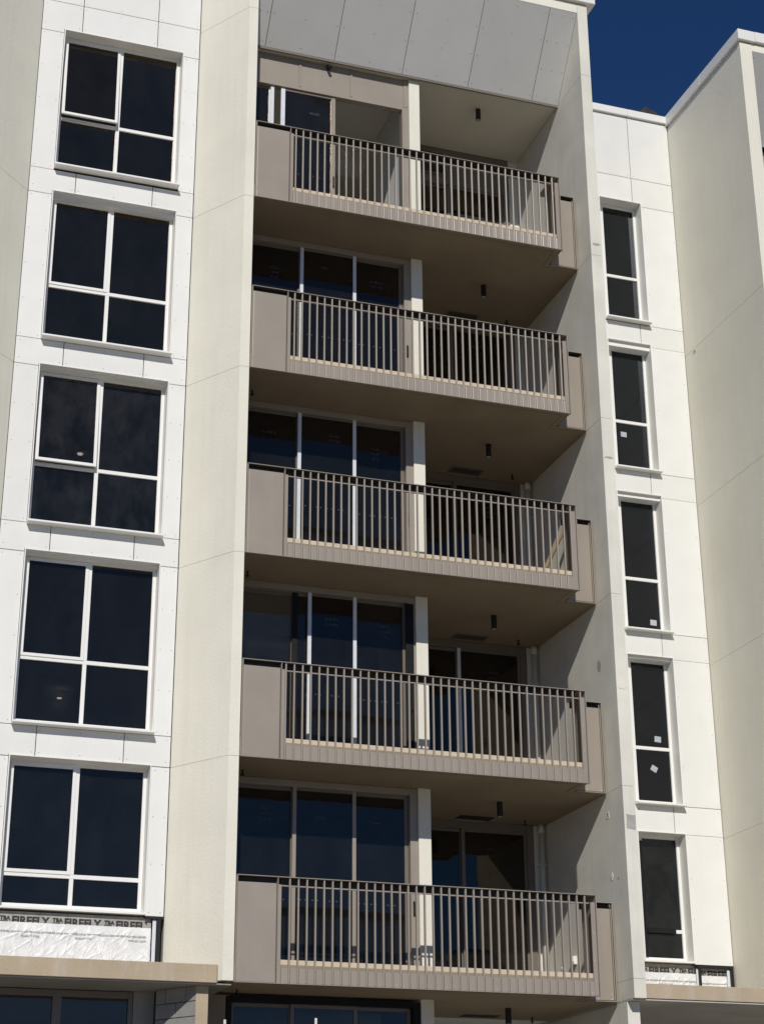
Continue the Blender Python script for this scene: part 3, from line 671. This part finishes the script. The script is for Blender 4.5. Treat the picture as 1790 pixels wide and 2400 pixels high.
# spotlight on the top fascia
Ls = empty('wall_spotlight', (1.73, 0.12, 19.13), None, 'small black spotlight on the brown fascia under the sloped soffit', 'wall light')
bm = bmesh.new(); cyl(bm, (0, 0, 0), (.02, -.07, -.05), .03, 14); from_bm('head', bm, 'black', Ls, (1.72, 0.10, 19.14)); box('bracket', 1.70, 1.76, 0.11, 0.163, 19.12, 19.20, 'black', Ls, .004)
# taps and socket on the lowest balcony
for x, y, z, lab in ((5.99, 1.90, 3.72, 'white tap on the wall at the back of the lowest balcony'), (6.10, 1.45, 3.78, 'white tap on the blade wall of the lowest balcony')):
    T = empty('tap', (x, y, z), None, lab, 'tap')
    bm = bmesh.new(); cyl(bm, (0, 0, 0), (0, -.09, 0), .013, 10); cyl(bm, (0, -.08, .01), (0, -.085, -.06), .011, 10); from_bm('body', bm, 'white_trim', T, (x, y, z), True)
    bm = bmesh.new(); cyl(bm, (-.03, -.05, .03), (.03, -.05, .03), .008, 8); cyl(bm, (0, -.05, 0), (0, -.05, .03), .006, 8); from_bm('lever', bm, 'white_trim', T, (x, y, z), True)
So = empty('power_outlet', (6.12, 0.95, 3.85), None, 'white weatherproof outlet box on the blade wall of the lowest balcony', 'outlet')
box('box', 6.07, 6.129, 0.91, 1.00, 3.80, 3.93, 'white_trim', So, .006); box('lid', 6.05, 6.068, 0.915, 0.995, 3.84, 3.925, 'white_trim', So, .004)
# timber plank leaning on the middle balcony
pl = bmesh.new(); p0, p1 = Vector((5.66, 1.55, 9.60)), Vector((6.02, -0.02, 11.15)); d = p1-p0
bmesh.ops.create_cube(pl, size=1); bmesh.ops.scale(pl, vec=(0.09, 0.035, d.length), verts=pl.verts)
bmesh.ops.bevel(pl, geom=list(pl.edges), offset=.003, segments=1, affect='EDGES')
bmesh.ops.transform(pl, matrix=Matrix.Translation(d/2) @ d.to_track_quat('Z', 'X').to_matrix().to_4x4(), verts=pl.verts)
tag(from_bm('timber_plank', pl, 'timber', None, p0), 'pale timber plank leaning behind the pickets of the middle balcony', 'plank')

for k, (x, z, lab) in enumerate(((-0.205, 2.445, 'pale pole tip at the bottom edge, left of the taped glass doors'), (1.012, 2.502, 'pale pole tip at the bottom edge in front of the taped glass doors'))):
    bm = bmesh.new(); cyl(bm, (0, 0, 0), (0, 0, z+1.85), .018, 12); po_ = from_bm('site_pole', bm, 'pvc', None, (x, -2.0, -1.85), True); tag(po_, lab, 'pole')
# mortar patches and cast-in marks
def patch(name, pts, mat, axis, at, th=0.003):
    if axis == 'y': return prism(name, pts, at-th, at+.02, mat, B, 'y')
    return prism(name, pts, at-th, at+.02, mat, B, 'x')
def blob(cx, cz, rx, rz, seed, n=14):
    rnd = random.Random(seed); return [(cx+rx*math.cos(k*2*math.pi/n)*rnd.uniform(.75, 1.1), cz+rz*math.sin(k*2*math.pi/n)*rnd.uniform(.7, 1.1)) for k in range(n)]
patch('mortar_patch', blob(6.235, 15.715, .082, .03, 1), 'mortar', 'y', -1.0)
patch('mortar_patch', blob(6.23, 11.68, .082, .022, 2), 'mortar', 'y', -1.0)
patch('mortar_patch', blob(6.23, 7.79, .082, .07, 3), 'render', 'y', -1.0, .006)
patch('mortar_patch', [(6.165, 5.55), (6.31, 5.53), (6.315, 5.60), (6.322, 5.76), (6.25, 5.755), (6.17, 5.765)], 'mortar', 'y', -1.0)
patch('mortar_patch', blob(-0.43, 8.26, .07, .11, 5), 'mortar', 'x', 6.13, .0025)
def frame_mark(x, y0, y1, z0, z1):
    multi('cast_in_socket', [(x-.004, x+.02, y0, y1, z0, z0+.018), (x-.004, x+.02, y0, y1, z1-.018, z1), (x-.0042, x+.02, y0, y0+.018, z0+.018, z1-.018), (x-.0042, x+.02, y1-.018, y1, z0+.018, z1-.018)], 'render', B, .001)
    box('socket_patch', x-.002, x+.02, y0+.018, y1-.018, z0+.018, z1-.018, 'mortar', B)
frame_mark(6.13, -0.49, -0.385, 5.81, 5.91); frame_mark(9.445, 1.46, 1.60, 15.37, 15.46)
patch('mortar_patch', blob(-0.47, 4.92, .05, .07, 8, 9), 'render', 'x', 6.13, .006)
patch('mortar_patch', blob(-0.70, 4.85, .03, .03, 9, 9), 'mortar', 'x', 6.13, .0025)
# something dark on the roof behind the parapet
bm = bmesh.new(); bmesh.ops.create_icosphere(bm, subdivisions=3, radius=1)
rr = random.Random(3)
for v in bm.verts: v.co *= 1+rr.uniform(-.12, .12)
bmesh.ops.scale(bm, vec=(.26, .24, .42), verts=bm.verts)
ro = from_bm('roof_bundle', bm, 'backing', None, (9.40, 2.6, 21.22)); tag(ro, 'dark bundled membrane on the roof behind the white parapet', 'bundle')

for o in bpy.data.objects:
    if '_w' in o: del o['_w']
